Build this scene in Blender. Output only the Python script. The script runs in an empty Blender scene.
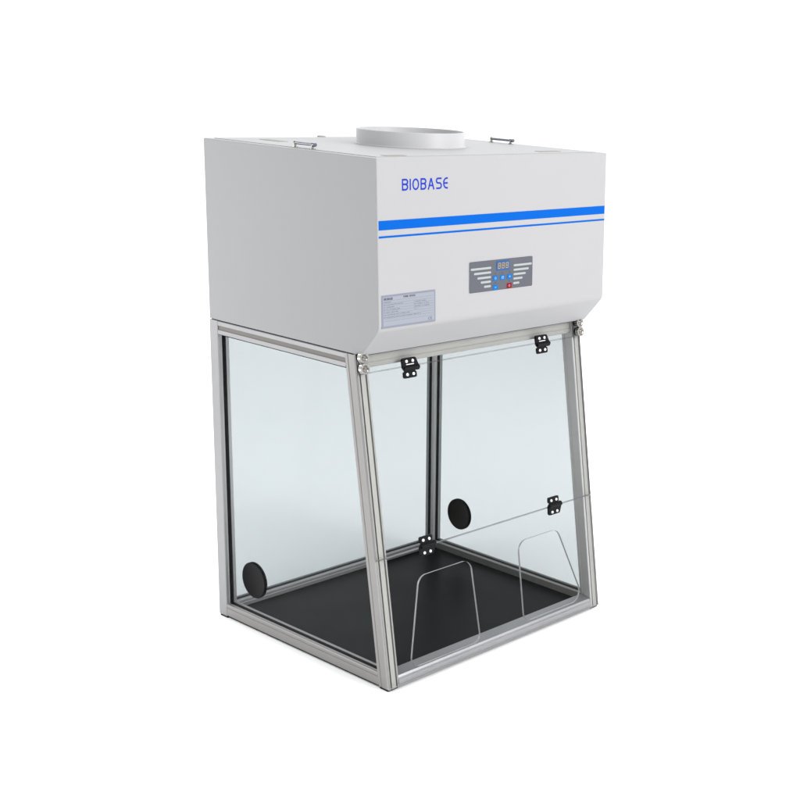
import bpy, bmesh, math, random
from mathutils import Vector, Matrix

S = bpy.context.scene
COL = S.collection
rnd = random.Random(7)

# ------------------------------------------------------------------ camera
AZ, EL, ROLL = 0.903701612, -0.283624836, 0.0517688262
fw = Vector((math.sin(AZ)*math.cos(EL), math.cos(AZ)*math.cos(EL), math.sin(EL)))
rt0 = fw.cross(Vector((0, 0, 1))).normalized()
up0 = rt0.cross(fw)
rt = math.cos(ROLL)*rt0 + math.sin(ROLL)*up0
up = math.cos(ROLL)*up0 - math.sin(ROLL)*rt0
cd = bpy.data.cameras.new('camera')
cam = bpy.data.objects.new('camera', cd)
COL.objects.link(cam)
m = Matrix((rt, up, -fw)).transposed().to_4x4()
m.translation = Vector((-1.80636265, -2.02030730, 1.31001382))
cam.matrix_world = m
cd.sensor_width = 36.0
cd.lens = 1366.86685/800*36.0
cd.shift_x = -0.275676216
cd.shift_y = 0.0829823517
cd.clip_start = 0.05
cd.clip_end = 500
S.camera = cam

# ------------------------------------------------------------------ studio light
W = bpy.data.worlds.new('World')
S.world = W
W.use_nodes = True
nt = W.node_tree
nt.nodes.clear()
wo = nt.nodes.new('ShaderNodeOutputWorld')
bg = nt.nodes.new('ShaderNodeBackground')
tc = nt.nodes.new('ShaderNodeTexCoord')
dot = nt.nodes.new('ShaderNodeVectorMath'); dot.operation = 'DOT_PRODUCT'
# white studio: bright from behind, above and the right, dimmed towards the left to keep the cabinet side darker
dv = Vector((0.80, 0.10, 0.48)).normalized()
dot.inputs[1].default_value = dv
mr = nt.nodes.new('ShaderNodeMapRange')
mr.interpolation_type = 'SMOOTHSTEP'
mr.inputs['From Min'].default_value = -0.75
mr.inputs['From Max'].default_value = 0.45
mr.inputs['To Min'].default_value = 0.52
mr.inputs['To Max'].default_value = 1.62
nt.links.new(tc.outputs['Generated'], dot.inputs[0])
nt.links.new(dot.outputs['Value'], mr.inputs['Value'])
nt.links.new(mr.outputs['Result'], bg.inputs['Strength'])
bg.inputs['Color'].default_value = (0.985, 0.99, 1.0, 1)
nt.links.new(bg.outputs[0], wo.inputs[0])

def area(name, loc, target, sx, sy, power, color=(1, 1, 1)):
    l = bpy.data.lights.new(name, 'AREA')
    l.shape = 'RECTANGLE'; l.size = sx; l.size_y = sy; l.energy = power; l.color = color
    o = bpy.data.objects.new(name, l); COL.objects.link(o)
    o.location = loc
    o.rotation_euler = (Vector(target)-Vector(loc)).to_track_quat('-Z', 'Y').to_euler()
    return o
area('softbox_front', (1.2, -3.3, 2.2), (0.35, 0.2, 0.75), 1.8, 1.6, 126, (1, 0.985, 0.985))
area('fill_top', (-1.0, -0.5, 4.2), (0.1, 0.1, 0.0), 3.0, 3.0, 32)  # added fill, set left of the hood to wash out the floor shadow
area('fill_left', (-1.1, 1.4, 0.9), (0.6, 1.0, 0.0), 0.9, 0.8, 12)  # added low fill for the floor behind and the left side
area('fill_right', (2.6, 0.2, 0.9), (1.0, 1.0, 0.0), 0.9, 0.8, 6)  # added low fill for the floor behind on the right
area('fill_rear', (2.3, 3.0, 4.6), (1.9, 2.3, 0.0), 2.6, 2.6, 70)  # added overhead fill, evens the floor seen through the panes

S.view_settings.view_transform = 'Standard'
S.view_settings.look = 'None'
S.view_settings.exposure = 0.0
S.view_settings.gamma = 1.0
S.render.engine = 'CYCLES'
S.cycles.max_bounces = 14
S.cycles.transparent_max_bounces = 24
S.cycles.glossy_bounces = 6
S.cycles.caustics_reflective = False

# ------------------------------------------------------------------ materials
def newmat(name):
    mt = bpy.data.materials.new(name); mt.use_nodes = True
    return mt, mt.node_tree, mt.node_tree.nodes['Principled BSDF']

ALB = 0.80                                        # every finish is a notch darker than the white studio paper
def pmat(name, col, rough=0.5, metal=0.0, noise=0.0, nscale=60, bump=0.0, bscale=900, rvar=0.0, spec=None, coat=0.0, stretch=None):
    mt, t, b = newmat(name)
    if name != 'white_studio_paper': col = tuple(c*ALB for c in col)
    b.inputs['Base Color'].default_value = (*col, 1)
    b.inputs['Roughness'].default_value = rough
    b.inputs['Metallic'].default_value = metal
    if spec is not None: b.inputs['Specular IOR Level'].default_value = spec
    if coat: b.inputs['Coat Weight'].default_value = coat
    tcn = t.nodes.new('ShaderNodeTexCoord')
    src = tcn.outputs['Object']
    if stretch:
        mp = t.nodes.new('ShaderNodeMapping'); mp.inputs['Scale'].default_value = stretch
        t.links.new(src, mp.inputs['Vector']); src = mp.outputs['Vector']
    if noise or rvar:
        n = t.nodes.new('ShaderNodeTexNoise'); n.inputs['Scale'].default_value = nscale; n.inputs['Detail'].default_value = 5
        t.links.new(src, n.inputs['Vector'])
        if noise:
            r = t.nodes.new('ShaderNodeMapRange')
            r.inputs['To Min'].default_value = 1-noise; r.inputs['To Max'].default_value = 1+noise
            t.links.new(n.outputs['Fac'], r.inputs['Value'])
            mx = t.nodes.new('ShaderNodeVectorMath'); mx.operation = 'SCALE'
            mx.inputs[0].default_value = col
            t.links.new(r.outputs['Result'], mx.inputs['Scale'])
            t.links.new(mx.outputs['Vector'], b.inputs['Base Color'])
        if rvar:
            r2 = t.nodes.new('ShaderNodeMapRange')
            r2.inputs['To Min'].default_value = rough-rvar; r2.inputs['To Max'].default_value = rough+rvar
            t.links.new(n.outputs['Fac'], r2.inputs['Value'])
            t.links.new(r2.outputs['Result'], b.inputs['Roughness'])
    if bump:
        n2 = t.nodes.new('ShaderNodeTexNoise'); n2.inputs['Scale'].default_value = bscale; n2.inputs['Detail'].default_value = 3
        t.links.new(src, n2.inputs['Vector'])
        bp = t.nodes.new('ShaderNodeBump'); bp.inputs['Strength'].default_value = bump; bp.inputs['Distance'].default_value = 0.001
        t.links.new(n2.outputs['Fac'], bp.inputs['Height'])
        t.links.new(bp.outputs['Normal'], b.inputs['Normal'])
    return mt

PAINT = pmat('powder_coat_white', (0.368, 0.369, 0.377), 0.45, noise=0.015, nscale=9, bump=0.12, bscale=1400, rvar=0.04, spec=0.10)
ALU = pmat('anodised_aluminium', (0.365, 0.364, 0.368), 0.42, metal=0.65, spec=0.3, noise=0.06, nscale=35, rvar=0.06, stretch=(1, 1, 1))
COVER = pmat('slot_cover_grey', (0.21, 0.20, 0.185), 0.5, noise=0.04, nscale=30, spec=0.2)
HEADER = pmat('pale_anodised_header', (0.34, 0.335, 0.32), 0.5, noise=0.04, nscale=30, spec=0.2)
COVERL = pmat('slot_cover_pale', (0.37, 0.365, 0.345), 0.5, noise=0.04, nscale=30, spec=0.2)
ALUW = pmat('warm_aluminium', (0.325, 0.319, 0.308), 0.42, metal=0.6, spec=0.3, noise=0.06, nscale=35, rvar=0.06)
ALUB = pmat('aluminium_lightened', (0.46, 0.458, 0.455), 0.48, metal=0.3, noise=0.06, nscale=35, rvar=0.06, spec=0.3)  # lightened copy of the aluminium, brightness of the right posts put into the colour
SILL = pmat('sill_aluminium', (0.37, 0.37, 0.38), 0.40, metal=0.8, spec=0.3, noise=0.05, nscale=35, rvar=0.05)
WPAINT = pmat('collar_white_paint', (0.49, 0.492, 0.498), 0.42, noise=0.015, nscale=9, spec=0.25)
MCHROME = pmat('shaded_chrome', (0.24, 0.23, 0.215), 0.16, metal=1.0)  # darker chrome for bolt faces, dark reflections put into the colour
DCHROME = pmat('dark_chrome', (0.24, 0.24, 0.28), 0.18, metal=1.0)
CHROME = pmat('polished_chrome', (0.42, 0.41, 0.39), 0.12, metal=1.0)
RUBBER = pmat('black_rubber', (0.006, 0.006, 0.008), 0.6, spec=0.12)
TRAY = pmat('black_resin', (0.0042, 0.0046, 0.0050), 0.34, noise=0.7, nscale=9, rvar=0.14, spec=0.055)
PLUG = pmat('black_plastic_plug', (0.0035, 0.0035, 0.0045), 0.5, rvar=0.05, nscale=40, spec=0.08)
PLUGB = pmat('smoked_plastic_plug', (0.012, 0.010, 0.008), 0.40, noise=0.5, nscale=45, spec=0.12)
HINGE = pmat('black_hinge_plastic', (0.0025, 0.003, 0.0045), 0.42, spec=0.10)
SCREW = pmat('polished_screw', (0.92, 0.90, 0.88), 0.28, metal=1.0)
BLUE = pmat('blue_stripe_vinyl', (0.0005, 0.095, 0.45), 0.5, noise=0.02, nscale=20, spec=0.03)
LOGO = pmat('blue_logo_ink', (0.011, 0.036, 0.38), 0.5, spec=0.05)
PANEL = pmat('panel_film_grey', (0.078, 0.082, 0.102), 0.5, noise=0.05, nscale=200, spec=0.3)
RIM = pmat('panel_film_edge', (0.42, 0.42, 0.44), 0.5)
BAR = pmat('panel_print_pale', (0.31, 0.34, 0.34), 0.5)
BTNB = pmat('button_blue', (0.002, 0.135, 0.44), 0.42, spec=0.06)
BTNR = pmat('button_red', (0.24, 0.0015, 0.006), 0.42, spec=0.06)
BTNI = pmat('button_print_pale', (0.33, 0.45, 0.52), 0.5)
DISPB = pmat('display_window', (0.07, 0.065, 0.065), 0.30)
DISPF = pmat('display_frame_blue', (0.002, 0.11, 0.40), 0.42, spec=0.06)
SEG = pmat('display_segment', (0.33, 0.30, 0.30), 0.5)
LED = pmat('indicator_dark', (0.04, 0.025, 0.03), 0.4)
LABEL = pmat('rating_plate_film', (0.235, 0.254, 0.298), 0.45, noise=0.03, nscale=80)
LABELB = pmat('rating_plate_border', (0.17, 0.178, 0.235), 0.45)
INK = pmat('dark_ink', (0.035, 0.038, 0.07), 0.6)
INKF = pmat('faded_ink', (0.09, 0.10, 0.14), 0.6)
TAN = pmat('tan_cover_plate', (0.165, 0.157, 0.125), 0.5)
SEAM = pmat('gap_shade', (0.02, 0.02, 0.022), 0.7)  # dark colour that paints the shade in narrow gaps
EDGE = pmat('pane_edge', (0.22, 0.218, 0.222), 0.25, noise=0.1, nscale=60)
EDGEF = pmat('pale_flap_edge', (0.36, 0.36, 0.365), 0.2, noise=0.12, nscale=60)  # flap edges, paler than the other pane edges

def glass(name, tint, ior):
    mt = bpy.data.materials.new(name); mt.use_nodes = True
    t = mt.node_tree; t.nodes.clear()
    out = t.nodes.new('ShaderNodeOutputMaterial')
    tr = t.nodes.new('ShaderNodeBsdfTransparent'); tr.inputs['Color'].default_value = (*tint, 1)
    gl = t.nodes.new('ShaderNodeBsdfGlossy'); gl.inputs['Roughness'].default_value = 0.01
    fr = t.nodes.new('ShaderNodeFresnel'); fr.inputs['IOR'].default_value = ior
    ge = t.nodes.new('ShaderNodeNewGeometry')
    iv = t.nodes.new('ShaderNodeMath'); iv.operation = 'SUBTRACT'; iv.inputs[0].default_value = 1.0
    mu = t.nodes.new('ShaderNodeMath'); mu.operation = 'MULTIPLY'
    mx = t.nodes.new('ShaderNodeMixShader')
    t.links.new(ge.outputs['Backfacing'], iv.inputs[1])
    t.links.new(fr.outputs['Fac'], mu.inputs[0]); t.links.new(iv.outputs[0], mu.inputs[1])
    t.links.new(mu.outputs[0], mx.inputs['Fac'])
    t.links.new(tr.outputs[0], mx.inputs[1]); t.links.new(gl.outputs[0], mx.inputs[2])
    t.links.new(mx.outputs[0], out.inputs['Surface'])
    return mt
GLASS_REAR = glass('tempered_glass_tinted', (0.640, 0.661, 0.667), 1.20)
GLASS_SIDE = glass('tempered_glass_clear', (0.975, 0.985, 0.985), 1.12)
ACRYLIC = glass('clear_acrylic', (0.975, 0.98, 0.98), 1.05)

# ------------------------------------------------------------------ helpers
def empty(name, loc, parent=None):
    o = bpy.data.objects.new(name, None); COL.objects.link(o)
    o.empty_display_size = 0.05
    o.location = loc
    return o

def wloc(o):
    v = Vector((0, 0, 0))
    while o is not None:
        v = v + o.location; o = o.parent
    return v

def link(name, bm, mats, parent, bevel=0.0, smooth=False, origin=None):
    if not isinstance(mats, (list, tuple)): mats = [mats]
    bmesh.ops.recalc_face_normals(bm, faces=bm.faces[:])
    vs = [v.co.copy() for v in bm.verts]
    lo = Vector([min(v[i] for v in vs) for i in range(3)]); hi = Vector([max(v[i] for v in vs) for i in range(3)])
    c = (lo+hi)/2 if origin is None else Vector(origin)
    for v in bm.verts: v.co -= c
    if smooth:
        for f in bm.faces: f.smooth = True
    me = bpy.data.meshes.new(name); bm.to_mesh(me); bm.free()
    for q in mats: me.materials.append(q)
    o = bpy.data.objects.new(name, me); COL.objects.link(o)
    o.location = c - (wloc(parent) if parent else Vector((0, 0, 0)))
    if parent: o.parent = parent
    if bevel:
        b = o.modifiers.new('bevel', 'BEVEL'); b.width = bevel; b.segments = 2; b.limit_method = 'ANGLE'; b.angle_limit = math.radians(35)
        b.harden_normals = False
    if smooth:
        try: me.set_sharp_from_angle(angle=math.radians(35))
        except Exception: pass
    return o

def prism(bm, pts, vec, mi=0):
    """closed outline pts (3D, planar) swept by vec"""
    vec = Vector(vec)
    a = [bm.verts.new(Vector(p)) for p in pts]
    b = [bm.verts.new(Vector(p)+vec) for p in pts]
    n = len(pts)
    fs = [bm.faces.new(a[::-1]), bm.faces.new(b)]
    sides = []
    for i in range(n):
        sides.append(bm.faces.new((a[i], a[(i+1) % n], b[(i+1) % n], b[i])))
    for f in fs+sides: f.material_index = mi
    return fs, sides

def box(bm, lo, hi, mi=0):
    x0, y0, z0 = lo; x1, y1, z1 = hi
    return prism(bm, [(x0, y0, z0), (x1, y0, z0), (x1, y1, z0), (x0, y1, z0)], (0, 0, z1-z0), mi)

def cyl(bm, c, axis, r, h, n=32, r2=None, mi=0):
    axis = Vector(axis).normalized(); c = Vector(c)
    e1 = axis.orthogonal().normalized(); e2 = axis.cross(e1)
    r2 = r if r2 is None else r2
    A = [bm.verts.new(c+r*(math.cos(2*math.pi*i/n)*e1+math.sin(2*math.pi*i/n)*e2)) for i in range(n)]
    B = [bm.verts.new(c+axis*h+r2*(math.cos(2*math.pi*i/n)*e1+math.sin(2*math.pi*i/n)*e2)) for i in range(n)]
    fs = [bm.faces.new(A[::-1]), bm.faces.new(B)]
    for i in range(n): fs.append(bm.faces.new((A[i], A[(i+1) % n], B[(i+1) % n], B[i])))
    for f in fs: f.material_index = mi

def lathe(bm, c, axis, prof, n=48, mi=0):
    """prof: list of (radius, height) closed or open; radius 0 at the ends closes it"""
    axis = Vector(axis).normalized(); c = Vector(c)
    e1 = axis.orthogonal().normalized(); e2 = axis.cross(e1)
    rings = []
    for r, h in prof:
        if r < 1e-7: rings.append([bm.verts.new(c+axis*h)])
        else: rings.append([bm.verts.new(c+axis*h+r*(math.cos(2*math.pi*i/n)*e1+math.sin(2*math.pi*i/n)*e2)) for i in range(n)])
    for a, b in zip(rings[:-1], rings[1:]):
        for i in range(n):
            j = (i+1) % n
            if len(a) == 1: f = bm.faces.new((a[0], b[j], b[i]))
            elif len(b) == 1: f = bm.faces.new((a[i], a[j], b[0]))
            else: f = bm.faces.new((a[i], a[j], b[j], b[i]))
            f.material_index = mi
    return rings

def section(a, b, kinds):
    """outline of an aluminium extrusion a x b, centred. kinds = style of the +b, +a, -b, -a faces:
    S open T-slot, G wide shallow groove (carries a cover strip), L flat with one fine line, N flat. Returns points and the indices of groove floors."""
    def side(L, H, kind):
        c = 0.0012; s = 0.00425; d = 0.0065; lip = 0.0018; q = s+0.0055; g = 0.0007
        if kind == 'N': return [(-L+c, H), (L-c, H)], None
        if kind == 'L':
            o = L*0.42
            return [(-L+c, H), (o-0.0014, H), (o-0.0007, H-0.0012), (o+0.0007, H-0.0012), (o+0.0014, H), (L-c, H)], None
        if kind == 'M':
            o = -L*0.25
            return [(-L+c, H), (o-0.0014, H), (o-0.0007, H-0.0012), (o+0.0007, H-0.0012), (o+0.0014, H), (L-c, H)], None
        if kind == 'F':
            return [(-L+c, H), (-0.0098, H), (-0.0092, H-0.0030), (-0.0062, H-0.0030), (-0.0058, H-0.0002), (0.0058, H-0.0002), (0.0062, H-0.0030), (0.0092, H-0.0030), (0.0098, H), (L-c, H)], 4
        if kind == 'G':
            w = 0.0048
            return [(-L+c, H), (-w-0.0006, H), (-w, H-0.0006), (-w, H-0.0020), (w, H-0.0020), (w, H-0.0006), (w+0.0006, H), (L-c, H)], 3
        return [(-L+c, H), (-q-0.0009, H), (-q, H-g), (-s-0.0022, H-g), (-s-0.0014, H),
                (-s, H), (-s, H-lip), (-s-0.0016, H-lip-0.0006), (-s-0.0016, H-d), (s+0.0016, H-d), (s+0.0016, H-lip-0.0006), (s, H-lip), (s, H),
                (s+0.0014, H), (s+0.0022, H-g), (q, H-g), (q+0.0009, H), (L-c, H)], None
    A, B = a/2, b/2
    pts, marks = [], []
    for k, (L, H) in enumerate(((A, B), (B, A), (A, B), (B, A))):
        ps, mk = side(L, H, kinds[k])
        if mk is not None: marks.append(len(pts)+mk)
        for x, y in ps:
            for _ in range(k): x, y = y, -x
            pts.append((x, y))
    return pts, marks

def extrusion(name, p0, vec, ua, ub, a, b, parent, kinds='SSSS', mat=ALU, cover=COVER):
    bm = bmesh.new(); p0 = Vector(p0); ua = Vector(ua); ub = Vector(ub)
    pts, marks = section(a, b, kinds)
    fs, sd = prism(bm, [p0+ua*x+ub*y for x, y in pts], vec)
    for k in marks: sd[k].material_index = 1
    return link(name, bm, [mat, cover], parent)

def stroke(bm, pts, hw, ht, O, ux, uy, uz, mi=0, closed=False):
    """a printed line: polyline pts in the plane (O, ux, uy), half-width hw, slightly raised by ht with chamfered edges"""
    P = [Vector((p[0], p[1])) for p in pts]; n = len(P)
    def nrm(v):
        return Vector((-v.y, v.x)).normalized()
    rows = []
    for i in range(n):
        if closed: a, b = P[i-1], P[(i+1) % n]; d1 = P[i]-a; d2 = b-P[i]
        else:
            d1 = P[i]-P[i-1] if i > 0 else P[1]-P[0]
            d2 = P[i+1]-P[i] if i < n-1 else d1
        n1, n2 = nrm(d1), nrm(d2)
        mm = (n1+n2)
        mm = mm.normalized() if mm.length > 1e-6 else n1
        k = 1.0/max(0.5, mm.dot(n1))
        c = P[i]
        if not closed and i == 0: c = c - d1.normalized()*hw*0.6
        if not closed and i == n-1: c = c + d2.normalized()*hw*0.6
        rows.append([c+mm*hw*k, c+mm*hw*k*0.8, c-mm*hw*k*0.8, c-mm*hw*k])
    hs = (-0.0004, ht, ht, -0.0004)
    V = [[bm.verts.new(O+ux*q.x+uy*q.y+uz*h) for q, h in zip(r, hs)] for r in rows]
    rng = range(n) if closed else range(n-1)
    for i in rng:
        j = (i+1) % n
        for k in range(4):
            f = bm.faces.new((V[i][k], V[j][k], V[j][(k+1) % 4], V[i][(k+1) % 4])); f.material_index = mi
    if not closed:
        f = bm.faces.new(V[0]); f.material_index = mi
        f = bm.faces.new(V[-1][::-1]); f.material_index = mi

def rrect(x0, y0, x1, y1, r, n=6):
    out = []
    for cx, cy, a0 in ((x1-r, y1-r, 0), (x0+r, y1-r, 90), (x0+r, y0+r, 180), (x1-r, y0+r, 270)):
        for i in range(n+1):
            a = math.radians(a0+90*i/n); out.append((cx+r*math.cos(a), cy+r*math.sin(a)))
    return out

def round_poly(pts, radii, n=10):
    out = []; N = len(pts)
    for i in range(N):
        p = Vector(pts[i]); a = Vector(pts[i-1]); b = Vector(pts[(i+1) % N])
        d1 = (a-p).normalized(); d2 = (b-p).normalized(); r = radii[i]
        if r <= 0: out.append(tuple(p)); continue
        ang = d1.angle(d2); t = r/math.tan(ang/2)
        bis = (d1+d2).normalized(); c = p+bis*(r/math.sin(ang/2))
        s = p+d1*t; e = p+d2*t
        a0 = math.atan2(*(s-c).yx); a1 = math.atan2(*(e-c).yx)
        da = (a1-a0+math.pi) % (2*math.pi)-math.pi
        for k in range(n+1):
            q = a0+da*k/n; out.append((c.x+r*math.cos(q), c.y+r*math.sin(q)))
    return out

def plate(bm, outline, O, ux, uy, uz, z0, z1, mi=0):
    return prism(bm, [O+ux*p[0]+uy*p[1]+uz*z0 for p in outline], uz*(z1-z0), mi)

def copy_part(o, delta, parent):
    c = o.copy(); COL.objects.link(c); c.parent = parent
    c.location = o.location+Vector(delta)
    for ch in o.children:
        k = ch.copy(); COL.objects.link(k); k.parent = c
    return c

# ------------------------------------------------------------------ setting
bm = bmesh.new()
N = 96
vs = [bm.verts.new((0.35+60*math.cos(2*math.pi*i/N), 0.3+60*math.sin(2*math.pi*i/N), 0)) for i in range(N)]
bm.faces.new(vs)
FLOORM = pmat('white_studio_paper', (0.94, 0.94, 0.94), 0.9, noise=0.004, nscale=3, spec=0.0)
fl = link('floor', bm, FLOORM, None)
fl['kind'] = 'structure'

# ------------------------------------------------------------------ the fume hood
X1 = 0.70; D = 0.605; HT = 1.1183; HC = 0.7814; HB = 0.7215; FT = 0.7195; PW = 0.030
YFT, YF, YB = 0.0419, 0.0340, 0.0871
K = 0.147
root = empty('fume_hood', (0.35, 0.30, 0.0))
root['label'] = 'white laboratory fume hood with round duct collar, glass walls, aluminium frame and black base tray'
root['category'] = 'fume hood'

# frame: front posts lean back, rear posts stand upright
FP = 0.034
for x, out, inn in ((0.015, 3, 1), (X1-0.015, 1, 3)):
    kf = ['S', 'L', 'F', 'L']; kf[inn] = 'L'
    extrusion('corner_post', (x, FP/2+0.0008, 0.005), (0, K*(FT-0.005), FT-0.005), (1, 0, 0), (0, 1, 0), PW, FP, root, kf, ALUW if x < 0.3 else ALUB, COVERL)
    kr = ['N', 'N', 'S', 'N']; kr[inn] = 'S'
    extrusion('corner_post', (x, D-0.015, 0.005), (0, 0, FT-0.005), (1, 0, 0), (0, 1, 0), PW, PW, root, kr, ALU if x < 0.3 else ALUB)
# feet / black end caps
for x in (0.015, X1-0.015):
    for y in (0.019, D-0.016):
        bm = bmesh.new(); box(bm, (x-0.0135, y-0.0135, 0), (x+0.0135, y+0.0135, 0.0065)); link('foot', bm, RUBBER, root)
# side rails
for x, kb, kt in ((0.0157, 'SNSL', 'NNSG'), (X1-0.0157, 'SLSN', 'NGSN')):
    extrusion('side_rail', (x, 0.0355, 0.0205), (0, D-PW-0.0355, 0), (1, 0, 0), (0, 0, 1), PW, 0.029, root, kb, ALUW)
    y0 = K*(FT-0.015)+FP-0.001
    extrusion('side_rail', (x, y0, FT-0.0155), (0, D-PW-y0, 0), (1, 0, 0), (0, 0, 1), PW, PW, root, kt)
# rear rails
for z in (0.0205, FT-0.0155):
    extrusion('rear_rail', (PW, D-0.0157, z), (X1-2*PW, 0, 0), (0, 1, 0), (0, 0, 1), PW, 0.029, root)
# front rails: sill and header
yh = K*(FT-0.015)
extrusion('header_rail', (PW, yh+FP/2+0.001, FT-0.0155), (X1-2*PW, 0, 0), (0, 1, 0), (0, 0, 1), 0.030, PW, root, 'NNSM', HEADER)
bm = bmesh.new()
sill = [(0.0012, 0.004), (0.0012, 0.0085), (0.0022, 0.0092), (0.0022, 0.0105), (0.0014, 0.0112), (0.0034, 0.0205), (0.0046, 0.0212), (0.0050, 0.0228), (0.0046, 0.0240),
        (0.0075, 0.0285), (0.0330, 0.0350), (0.0350, 0.0335), (0.0350, 0.004)]
prism(bm, [(PW, y, z) for y, z in sill], (X1-2*PW, 0, 0))
link('front_sill', bm, SILL, root)
# base tray, and an added dark sheet for the shadow line below
bm = bmesh.new(); box(bm, (0.0305, 0.0345, 0.012), (X1-0.0305, D-0.0305, 0.018)); link('base_tray', bm, TRAY, root, bevel=0.001)
bm = bmesh.new(); box(bm, (0.004, 0.006, 0.0015), (X1-0.004, D-0.004, 0.0060)); link('base_shadow', bm, SEAM, root)

# black gaskets lying in the slots that hold the panes
def gasket(lo, hi):
    bm = bmesh.new(); box(bm, lo, hi); link('gasket', bm, RUBBER, root)
g = 0.0048
for x in (0.0157, X1-0.0157):
    gasket((x-g, D-PW-0.0005, 0.036), (x+g, D-PW+0.005, FT-0.031))        # rear post, facing forward
    gasket((x-g, 0.040, 0.0310), (x+g, D-PW-0.001, 0.0356))                # bottom side rail
    gasket((x-g, 0.142, FT-0.0350), (x+g, D-PW-0.001, FT-0.0300))          # top side rail
for x0, x1 in ((PW-0.005, PW+0.0005), (X1-PW-0.0005, X1-PW+0.005)):
    gasket((x0, D-0.0157-g, 0.036), (x1, D-0.0157+g, FT-0.031))
gasket((PW+0.001, D-0.0157-g, 0.0310), (X1-PW-0.001, D-0.0157+g, 0.0356))
gasket((PW+0.001, D-0.0157-g, FT-0.0348), (X1-PW-0.001, D-0.0157+g, FT-0.0300))

# glass walls
def pane(name, pts, vec, mat):
    bm = bmesh.new()
    fs, sd = prism(bm, pts, vec)
    for f in sd: f.material_index = 1
    return link(name, bm, [mat, EDGE], root)
def side_outline(x):
    return [(x, K*0.033+FP-0.002, 0.033), (x, D-PW+0.003, 0.033), (x, D-PW+0.003, FT-0.032), (x, K*(FT-0.032)+FP-0.002, FT-0.032)]
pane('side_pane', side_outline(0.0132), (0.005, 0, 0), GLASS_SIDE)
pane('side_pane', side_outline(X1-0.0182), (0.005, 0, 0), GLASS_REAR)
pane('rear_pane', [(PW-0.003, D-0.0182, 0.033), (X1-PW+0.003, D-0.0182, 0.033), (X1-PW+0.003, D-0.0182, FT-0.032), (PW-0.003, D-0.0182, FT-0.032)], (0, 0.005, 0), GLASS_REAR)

# round black plugs closing the cable holes low in the side panes
def plug(x, y, z, r, mat):
    bm = bmesh.new()
    lathe(bm, (x, y, z), (-1, 0, 0), [(0, -0.0034), (r*0.97, -0.0034), (r, -0.0029), (r, -0.0026), (r*0.88, -0.0026), (r*0.88, 0.0026), (r, 0.0026), (r, 0.0031), (r*0.97, 0.0038), (r*0.90, 0.0038), (r*0.88, 0.0034), (0, 0.0032)], 64)
    return link('hole_plug', bm, mat, root, smooth=True)
plug(0.0157, 0.484, 0.1185, 0.0435, PLUG)
plug(X1-0.0157, 0.487, 0.130, 0.0425, PLUGB)

# leaning front: fixed strip, door and lower flap of clear acrylic
UX = Vector((1, 0, 0)); US = Vector((0, K, 1)).normalized(); UN = Vector((0, -1, K)).normalized()
OF = UN*0.0025                                   # back face of the panes, a hair in front of the posts
TH = 0.005
PX0, PX1 = -0.006, 0.690
def front_pane(name, outline, hole=None):
    bm = bmesh.new()
    fs, sd = plate(bm, outline, OF, UX, US, UN, 0, TH)
    for f in sd: f.material_index = 1
    return link(name, bm, [ACRYLIC, EDGE], root)
front_pane('front_strip', [(PX0, 0.6885), (PX1, 0.6885), (PX1, 0.7300), (PX0, 0.7300)])
front_pane('front_door', [(PX0, 0.2945), (PX1, 0.2945), (PX1, 0.6868), (PX0, 0.6868)])

# the flap has two rounded hand openings: built as a bridge between outer outline and holes
HOLE_L = round_poly([(0.0605, 0.0365), (0.2760, 0.0365), (0.2655, 0.2325), (0.1085, 0.2325)], [0.020, 0.020, 0.026, 0.026])
HOLE_R = round_poly([(0.4215, 0.0395), (0.6370, 0.0395), (0.5600, 0.2350), (0.4225, 0.2350)], [0.022, 0.028, 0.028, 0.026])
def flap():
    bm = bmesh.new()
    outer = [(PX0, 0.0095), (PX1, 0.0095), (PX1, 0.2925), (PX0, 0.2925)]
    loops = [outer, HOLE_L, HOLE_R]
    for z in (0.0, TH):
        edges = []
        for lp in loops:
            vv = [bm.verts.new(OF+UX*p[0]+US*p[1]+UN*z) for p in lp]
            for i in range(len(vv)): edges.append(bm.edges.new((vv[i], vv[(i+1) % len(vv)])))
        bmesh.ops.triangle_fill(bm, use_beauty=True, use_dissolve=False, edges=edges, normal=UN)
    bm.verts.ensure_lookup_table()
    tot = sum(len(l) for l in loops); k = 0
    for lp in loops:
        n = len(lp)
        for i in range(n):
            a, b = k+i, k+(i+1) % n
            f = bm.faces.new((bm.verts[a], bm.verts[b], bm.verts[b+tot], bm.verts[a+tot])); f.material_index = 1
        k += n
    return link('front_flap', bm, [ACRYLIC, EDGEF], root)
flap()

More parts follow.
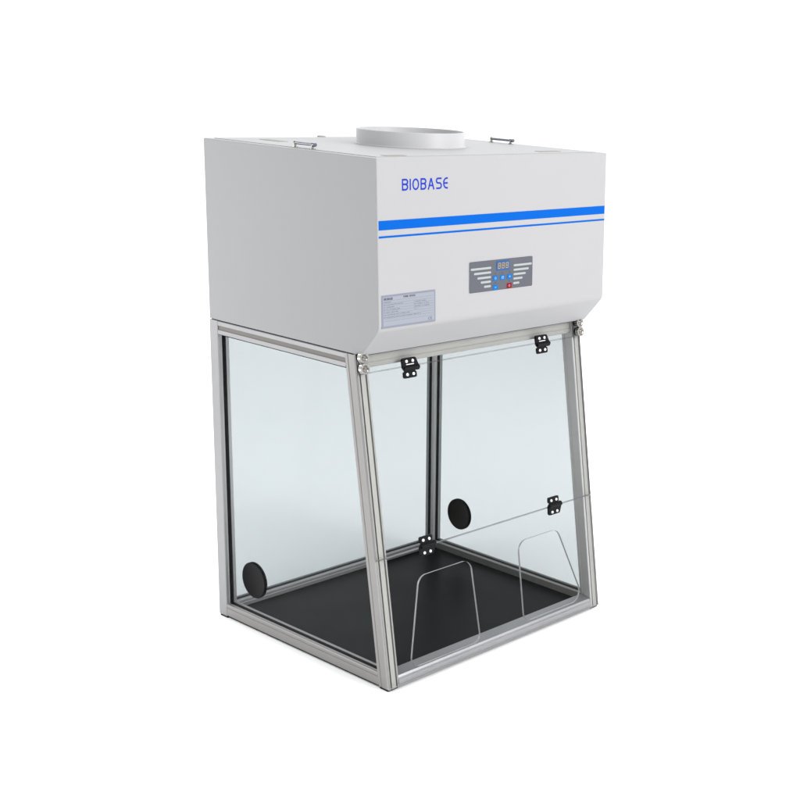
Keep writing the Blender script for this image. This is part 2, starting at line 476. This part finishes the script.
# black hinges
FACE = OF+UN*TH
def hinge(flip, slot):
    s = -1 if flip else 1
    bm = bmesh.new()
    top = [(-0.0200, 0.0185), (0.0185, 0.0185), (0.0285, -0.0040), (0.0275, -0.0100), (-0.0150, -0.0080), (-0.0190, -0.0020)]
    low = [(-0.0180, -0.0105), (0.0185, -0.0105), (0.0190, -0.0245), (-0.0175, -0.0245)]
    neck = [(-0.0135, -0.0060), (0.0160, -0.0060), (0.0160, -0.0130), (-0.0135, -0.0130)]
    for pl, r, z in ((round_poly(top, [0.005, 0.005, 0.004, 0.004, 0.003, 0.004]), 0, 0.0060), (round_poly(low, [0.004]*4), 0, 0.0052), (neck, 0, 0.0046)):
        plate(bm, [(p[0], p[1]*s) for p in pl], FACE, UX, US, UN, 0.0, z)
    # knuckle along the pin
    cyl(bm, FACE+UX*(-0.0165)+US*(-0.0030*s)+UN*0.0048, UX, 0.0046, 0.0430, 20)
    h = link('hinge', bm, HINGE, root, bevel=0.0007, origin=FACE)
    for u, v, zz in ((-0.0088, 0.0115, 0.006), (0.0085, 0.0115, 0.006), (-0.0088, -0.0165, 0.0052), (0.0088, -0.0165, 0.0052)):
        b2 = bmesh.new()
        lathe(b2, FACE+UX*u+US*(v*s)+UN*zz, UN, [(0, -0.001), (0.0038, -0.001), (0.0038, 0.0006), (0.0030, 0.0018), (0.0016, 0.0023), (0, 0.0024)], 20)
        link('screw', b2, SCREW, h, smooth=True)
    if slot:
        b3 = bmesh.new()
        plate(b3, rrect(-0.0105, 0.0038, 0.0115, 0.0056, 0.0008, 3), FACE, UX, US, UN, 0.0050, 0.0066)
        link('catch_spring', b3, SCREW, h)
    return h
hu = hinge(False, True)
hl = hinge(True, False)
def hmove(h, u, s):
    h.location = h.location+UX*u+US*s
copy_part(hu, UX*0.548+US*0.6875, root)
copy_part(hl, UX*0.548+US*0.2935, root)
hmove(hu, 0.1325, 0.6875)
hmove(hl, 0.1330, 0.2935)

# knurled chrome bolts clamping the fixed strip to the posts
def bolt():
    bm = bmesh.new()
    n = 40
    prof = [(0, -0.001), (0.0085, -0.001), (0.0085, 0.0035), (0.0068, 0.0036), (0.0068, 0.0050), (0.0112, 0.0052), (0.0120, 0.0062), (0.0120, 0.0140), (0.0108, 0.0152), (0.0084, 0.0154), (0.0080, 0.0148)]
    rings = lathe(bm, FACE, UN, prof, n)
    lathe(bm, FACE, UN, [(0.0080, 0.0148), (0.0062, 0.0140), (0.0050, 0.0150), (0.0030, 0.0162), (0, 0.0165)], n, mi=2)
    lathe(bm, FACE, UN, [(0.0100, 0.0002), (0.0100, 0.0022), (0.0084, 0.0024)], n, mi=1)
    for ri in (6, 7):
        for i, v in enumerate(rings[ri]):
            if i % 2:
                d = v.co-FACE; d -= UN*d.dot(UN); v.co -= d*0.05
    return link('clamp_bolt', bm, [CHROME, RUBBER, MCHROME], root, origin=FACE)
b0 = bolt()
for u, s in ((0.005, 0.6995), (0.6790, 0.7215), (0.6790, 0.6995)):
    copy_part(b0, UX*u+US*s, root)
b0.location = b0.location+UX*0.005+US*0.7225

# ------------------------------------------------------------------ cabinet on top
bm = bmesh.new()
prof = round_poly([(YFT, HT), (YF, HC), (YB, HB), (D-0.001, HB), (D-0.001, HT)], [0, 0.024, 0.004, 0, 0], 8)
prism(bm, [(0.0, y, z) for y, z in prof], (X1, 0, 0))
cab = link('cabinet', bm, PAINT, root, bevel=0.0022)
bm = bmesh.new(); box(bm, (0.004, YB+0.006, FT-0.0003), (X1-0.004, D-0.004, HB+0.0005)); link('gap_spacer', bm, SEAM, root)  # black spacer added to darken the gap under the cabinet

# lid plate let into the top, leaving a narrow seam round the edge
bm = bmesh.new(); box(bm, (0.016, 0.060, HT-0.002), (X1-0.016, D-0.018, HT+0.0012)); link('lid', bm, PAINT, root, bevel=0.0006)
ZT = HT+0.0012
# duct collar
bm = bmesh.new()
R = 0.1205
lathe(bm, (0.35, 0.325, ZT-0.001), (0, 0, 1), [(R+0.0030, 0), (R+0.0030, 0.0022), (R+0.0006, 0.0030), (R, 0.0045), (R, 0.0325), (R-0.0008, 0.0340), (R-0.0022, 0.0340), (R-0.0030, 0.0325), (R-0.0030, -0.06), (0, -0.06)], 128)
link('duct_collar', bm, WPAINT, root, smooth=True)

# lift handles
def handle(x, ya, yb):
    bm = bmesh.new()
    for y in (ya, yb):
        lathe(bm, (x, y, ZT-0.0005), (0, 0, 1), [(0, 0), (0.0058, 0), (0.0058, 0.002), (0.0034, 0.0030), (0.0034, 0.0115), (0.0028, 0.0130), (0, 0.0135)], 24)
    lo, hi = min(ya, yb), max(ya, yb)
    lathe(bm, (x, lo-0.010, ZT+0.0088), (0, 1, 0), [(0, 0), (0.0036, 0.0), (0.0042, 0.001), (0.0042, 0.007), (0.0030, 0.0085), (0.0030, hi-lo+0.010), (0, hi-lo+0.010)], 24, mi=1)
    return link('handle', bm, [CHROME, DCHROME], root, smooth=True)
handle(0.0215, 0.316, 0.260)
handle(0.657, 0.372, 0.308)
# small flat cover plates on the lid
for lo, hi in (((0.088, 0.455), (0.112, 0.525)), ((0.050, 0.066), (0.102, 0.086)), ((0.525, 0.088), (0.592, 0.108))):
    bm = bmesh.new(); box(bm, (lo[0], lo[1], ZT-0.001), (hi[0], hi[1], ZT+0.0007)); link('cover_plate', bm, TAN, root, bevel=0.0004)
bm = bmesh.new(); lathe(bm, (0.315, D-0.012, HT-0.001), (0, 0, 1), [(0, 0), (0.010, 0), (0.010, 0.0035), (0.008, 0.005), (0, 0.0053)], 24); link('bolt_cap', bm, PAINT, root, smooth=True)

# ------------------------------------------------------------------ front graphics
FU = Vector((0, YFT-YF, HT-HC)).normalized()     # up along the front face
FN = Vector((0, -FU.z, FU.y))
FO = Vector((0, YF, HC))                          # x = 0, lower edge of the front face
cz = FU.z
def fs_(z): return (z-HC)/cz                      # height above the floor to distance up the face
FE = FO
def stripe(z0, z1):
    bm = bmesh.new()
    plate(bm, [(0.0035, fs_(z0)), (X1-0.0030, fs_(z0)), (X1-0.0030, fs_(z1)), (0.0035, fs_(z1))], FE, UX, FU, FN, -0.0005, 0.0003)
    link('blue_stripe', bm, BLUE, cab)
stripe(0.9795, 0.9980)
stripe(0.9640, 0.9680)

# lettering on the front
def lettering():
    bm = bmesh.new()
    O = FE+UX*0.0655+FU*fs_(1.0540)
    Hh = 0.0235
    k = 0.1262/616
    w = 0.0019
    def X(p): return (p-92)*k
    t = w; lo, hi = t, Hh-t
    mid = Hh*0.53
    def arc(cx, cy, rx, ry, a0, a1, n=8):
        return [(cx+rx*math.cos(math.radians(a0+(a1-a0)*i/n)), cy+ry*math.sin(math.radians(a0+(a1-a0)*i/n))) for i in range(n+1)]
    def B(x0, x1):
        a, b = X(x0)+w, X(x1)-w; r1 = (hi-mid)/2; r2 = (mid-lo)/2
        pts = [(a, lo), (a, hi)]+arc(b-r1, mid+r1, r1, r1, 90, -90)[0:]
        stroke(bm, [(a, lo), (a, hi)], w, 0.0004, O, UX, FU, FN)
        stroke(bm, [(a, hi)]+arc(b-r1*0.95, mid+r1, r1, r1, 90, -90)+[(a, mid)], w, 0.00045, O, UX, FU, FN)
        stroke(bm, [(a, mid)]+arc(b-r2, lo+r2, r2, r2, 90, -90)+[(a, lo)], w, 0.0005, O, UX, FU, FN)
    B(92, 175)
    stroke(bm, [(X(201.5), lo), (X(201.5), hi)], w, 0.0004, O, UX, FU, FN)
    cx = X(273); rx = (X(318)-X(228))/2-w
    stroke(bm, arc(cx, Hh/2, rx, Hh/2-w, 0, 360, 36)[:-1], w, 0.0004, O, UX, FU, FN, closed=True)
    B(335, 414)
    a, b = X(432)+w, X(522)-w; mx = (a+b)/2
    stroke(bm, [(a, lo-0.0008), (mx-0.0004, hi)], w, 0.0004, O, UX, FU, FN)
    stroke(bm, [(mx+0.0004, hi), (b, lo-0.0008)], w, 0.00045, O, UX, FU, FN)
    stroke(bm, [(a+(mx-a)*0.33, lo+0.0062), (b-(b-mx)*0.33, lo+0.0062)], w*0.9, 0.0005, O, UX, FU, FN)
    a, b = X(540)+w, X(625)-w; r1 = (hi-mid)/2; r2 = (mid-lo)/2
    stroke(bm, [(b-0.0005, hi)]+arc(a+r1, mid+r1, r1, r1, 90, 270)+arc(b-r2, lo+r2, r2, r2, 90, -90)+[(a+0.0005, lo)], w, 0.0004, O, UX, FU, FN)
    a, b = X(640)+w, X(708)-w
    r = (b-a)*0.85
    stroke(bm, [(b, hi)]+arc(a+r, hi-r, r, r, 90, 180)+arc(a+r, lo+r, r, r, 180, 270)+[(b, lo)], w, 0.0004, O, UX, FU, FN)
    stroke(bm, [(a, Hh/2), (b-0.0003, Hh/2)], w, 0.00045, O, UX, FU, FN)
    link('lettering', bm, LOGO, cab)
lettering()

# control panel
PWD, PHT = 0.1975, 0.0665
PO = FE+UX*0.2525+FU*fs_(0.8325)
bm = bmesh.new()
plate(bm, rrect(-0.0012, -0.0012, PWD+0.0012, PHT+0.0012, 0.0042), PO, UX, FU, FN, -0.0005, 0.0004, 0)
plate(bm, rrect(0, 0, PWD, PHT, 0.0035), PO, UX, FU, FN, -0.0004, 0.0010, 1)
def pv(v): return (1-v)*PHT
for u0, u1, v in ((0.020, 0.335, 0.245), (0.070, 0.333, 0.393), (0.121, 0.332, 0.545), (0.173, 0.330, 0.69), (0.224, 0.330, 0.837),
                  (0.689, 0.986, 0.250), (0.689, 0.935, 0.398), (0.688, 0.887, 0.543), (0.687, 0.836, 0.685), (0.685, 0.784, 0.837)):
    c = pv(v)
    plate(bm, rrect(u0*PWD, c-0.0023, u1*PWD, c+0.0023, 0.0021, 4), PO, UX, FU, FN, 0.0005, 0.0013, 2)
for u, v in ((0.40, 0.452), (0.513, 0.452), (0.624, 0.452), (0.40, 0.748), (0.620, 0.748)):
    cyl(bm, PO+UX*u*PWD+FU*pv(v)+FN*0.0005, FN, 0.0011, 0.0009, 16, mi=3)
pan = link('control_panel', bm, [RIM, PANEL, BAR, LED], root)
# display with three unlit digits
bm = bmesh.new()
dx0, dx1, dy0, dy1 = 0.414*PWD, 0.622*PWD, pv(0.365), pv(0.055)
plate(bm, rrect(dx0, dy0, dx1, dy1, 0.0028), PO, UX, FU, FN, 0.0005, 0.0015, 0)
plate(bm, rrect(dx0+0.0022, dy0+0.0024, dx1-0.0022, dy1-0.0024, 0.0008), PO, UX, FU, FN, 0.0006, 0.0019, 1)
dw = (dx1-dx0-0.0044)/3
for i in range(3):
    cx = dx0+0.0022+dw*(i+0.5)+0.0001; cy = (dy0+dy1)/2
    hx, hy = 0.0034, 0.0056; sl = 0.0006
    q = lambda x, y: (cx+x+sl*y/hy, cy+y)
    for a, b in (((-hx, hy), (hx, hy)), ((-hx, 0), (hx, 0)), ((-hx, -hy), (hx, -hy)), ((-hx, hy), (-hx, 0)), ((hx, hy), (hx, 0)), ((-hx, 0), (-hx, -hy)), ((hx, 0), (hx, -hy))):
        A = Vector(q(*a)); Bv = Vector(q(*b)); d = (Bv-A).normalized()*0.0009
        stroke(bm, [tuple(A+d), tuple(Bv-d)], 0.00075, 0.0021, PO, UX, FU, FN, 2)
link('display', bm, [DISPF, DISPB, SEG], pan)
def button(u, v, mat, icon):
    bm = bmesh.new()
    cx, cy = u*PWD, pv(v)
    plate(bm, rrect(cx-0.0074, cy-0.0055, cx+0.0074, cy+0.0055, 0.0016), PO, UX, FU, FN, 0.0005, 0.0016, 0)
    for pl in icon:
        stroke(bm, [(cx+x*0.001, cy+y*0.001) for x, y in pl], 0.00048, 0.0019, PO, UX, FU, FN, 1)
    link('button', bm, [mat, BTNI if mat is BTNB else BAR], pan)
circ = lambda r, a0, a1, n=10: [(r*math.cos(math.radians(a0+(a1-a0)*i/n)), r*math.sin(math.radians(a0+(a1-a0)*i/n))) for i in range(n+1)]
button(0.400, 0.600, BTNB, [circ(2.0, -60, 240), [(-1.0, -2.6), (1.0, -2.6)]])
button(0.513, 0.600, BTNB, [[(-2.6, 2.2), (2.6, 2.2), (2.6, -2.2), (-2.6, -2.2), (-2.6, 2.0)], [(-1.0, 0), (1.0, 0)]])
button(0.626, 0.600, BTNB, [[(-2.0, 1.2), (0, -1.4), (2.0, 1.2)], [(0, 2.4), (0, -1.0)]])
button(0.400, 0.898, BTNB, [[(-2.0, 1.2), (0, -1.4), (2.0, 1.2)]])
button(0.620, 0.896, BTNR, [circ(2.0, -240, 60), [(0, 0.6), (0, 2.8)]])

# rating label
LW, LH = 0.1470, 0.0665
LO = FE+UX*0.0075+FU*fs_(0.7842)
bm = bmesh.new()
plate(bm, rrect(0, 0, LW, LH, 0.0010, 3), LO, UX, FU, FN, -0.0005, 0.0004, 0)
plate(bm, [(0.0040, 0.0042), (LW-0.0035, 0.0042), (LW-0.0035, LH-0.0038), (0.0040, LH-0.0038)], LO, UX, FU, FN, 0.0, 0.0006, 1)
for i in range(9):
    y = LH-0.0115-i*0.0051
    stroke(bm, [(0.0055, y), (LW-0.005, y)], 0.00016, 0.00075, LO, UX, FU, FN, 2)
lab = link('rating_label', bm, [LABELB, LABEL, INKF], root)
# the rows of print are too small to read: short broken strokes of faded ink
bm = bmesh.new()
for i, runs in enumerate(([(0.006, 0.024)], [(0.006, 0.056), (0.088, 0.120)], [(0.006, 0.034), (0.088, 0.128)], [(0.006, 0.049), (0.088, 0.131)], [(0.006, 0.046), (0.088, 0.097)], [(0.006, 0.076)], [(0.006, 0.106)])):
    y = LH-0.0142-i*0.0051
    for a, b in runs:
        x = a
        while x < b:
            l = rnd.uniform(0.0007, 0.0017); hgt = rnd.uniform(-0.0007, 0.0007)
            stroke(bm, [(x, y-0.0006), (x+l*0.5, y+0.0008+hgt*0.4), (x+l, y-0.0005+hgt*0.3)], 0.00026, 0.00075, LO, UX, FU, FN)
            x += l+rnd.choice((0.0006, 0.0007, 0.0008, 0.0024))
link('small_print', bm, INKF, lab)

def text(body, size, x, y, O, mat, parent, name, xs=1.0, bold=0.0):
    cu = bpy.data.curves.new('text', 'FONT'); cu.body = body; cu.size = size; cu.extrude = 0.0002; cu.offset = bold
    to = bpy.data.objects.new('text', cu); COL.objects.link(to)
    dg = bpy.context.evaluated_depsgraph_get()
    me = bpy.data.meshes.new_from_object(to.evaluated_get(dg))
    COL.objects.unlink(to); bpy.data.objects.remove(to)
    b = bmesh.new(); b.from_mesh(me); bpy.data.meshes.remove(me)
    for v in b.verts:
        c = v.co.copy(); v.co = O+UX*(x+c.x*xs)+FU*(y+c.y)+FN*(0.0007+c.z)
    return link(name, b, mat, parent)
text('BIOBASE', 0.0062, 0.0062, LH-0.0098, LO, INK, lab, 'label_title', 1.0, 0.00012)
text('FUME  HOOD', 0.0046, 0.0585, LH-0.0082, LO, INK, lab, 'label_title', 1.15, 0.00012)
bm = bmesh.new()
arc = lambda cx, cy, r: [(cx+r*math.cos(math.radians(55+250*i/12)), cy+r*math.sin(math.radians(55+250*i/12))) for i in range(13)]
stroke(bm, arc(LW-0.0175, 0.0085, 0.0026), 0.0004, 0.0008, LO, UX, FU, FN)
stroke(bm, arc(LW-0.0115, 0.0085, 0.0026), 0.0004, 0.0008, LO, UX, FU, FN)
stroke(bm, [(LW-0.0140, 0.0085), (LW-0.0112, 0.0085)], 0.0004, 0.0009, LO, UX, FU, FN)
link('conformity_mark', bm, INK, lab)
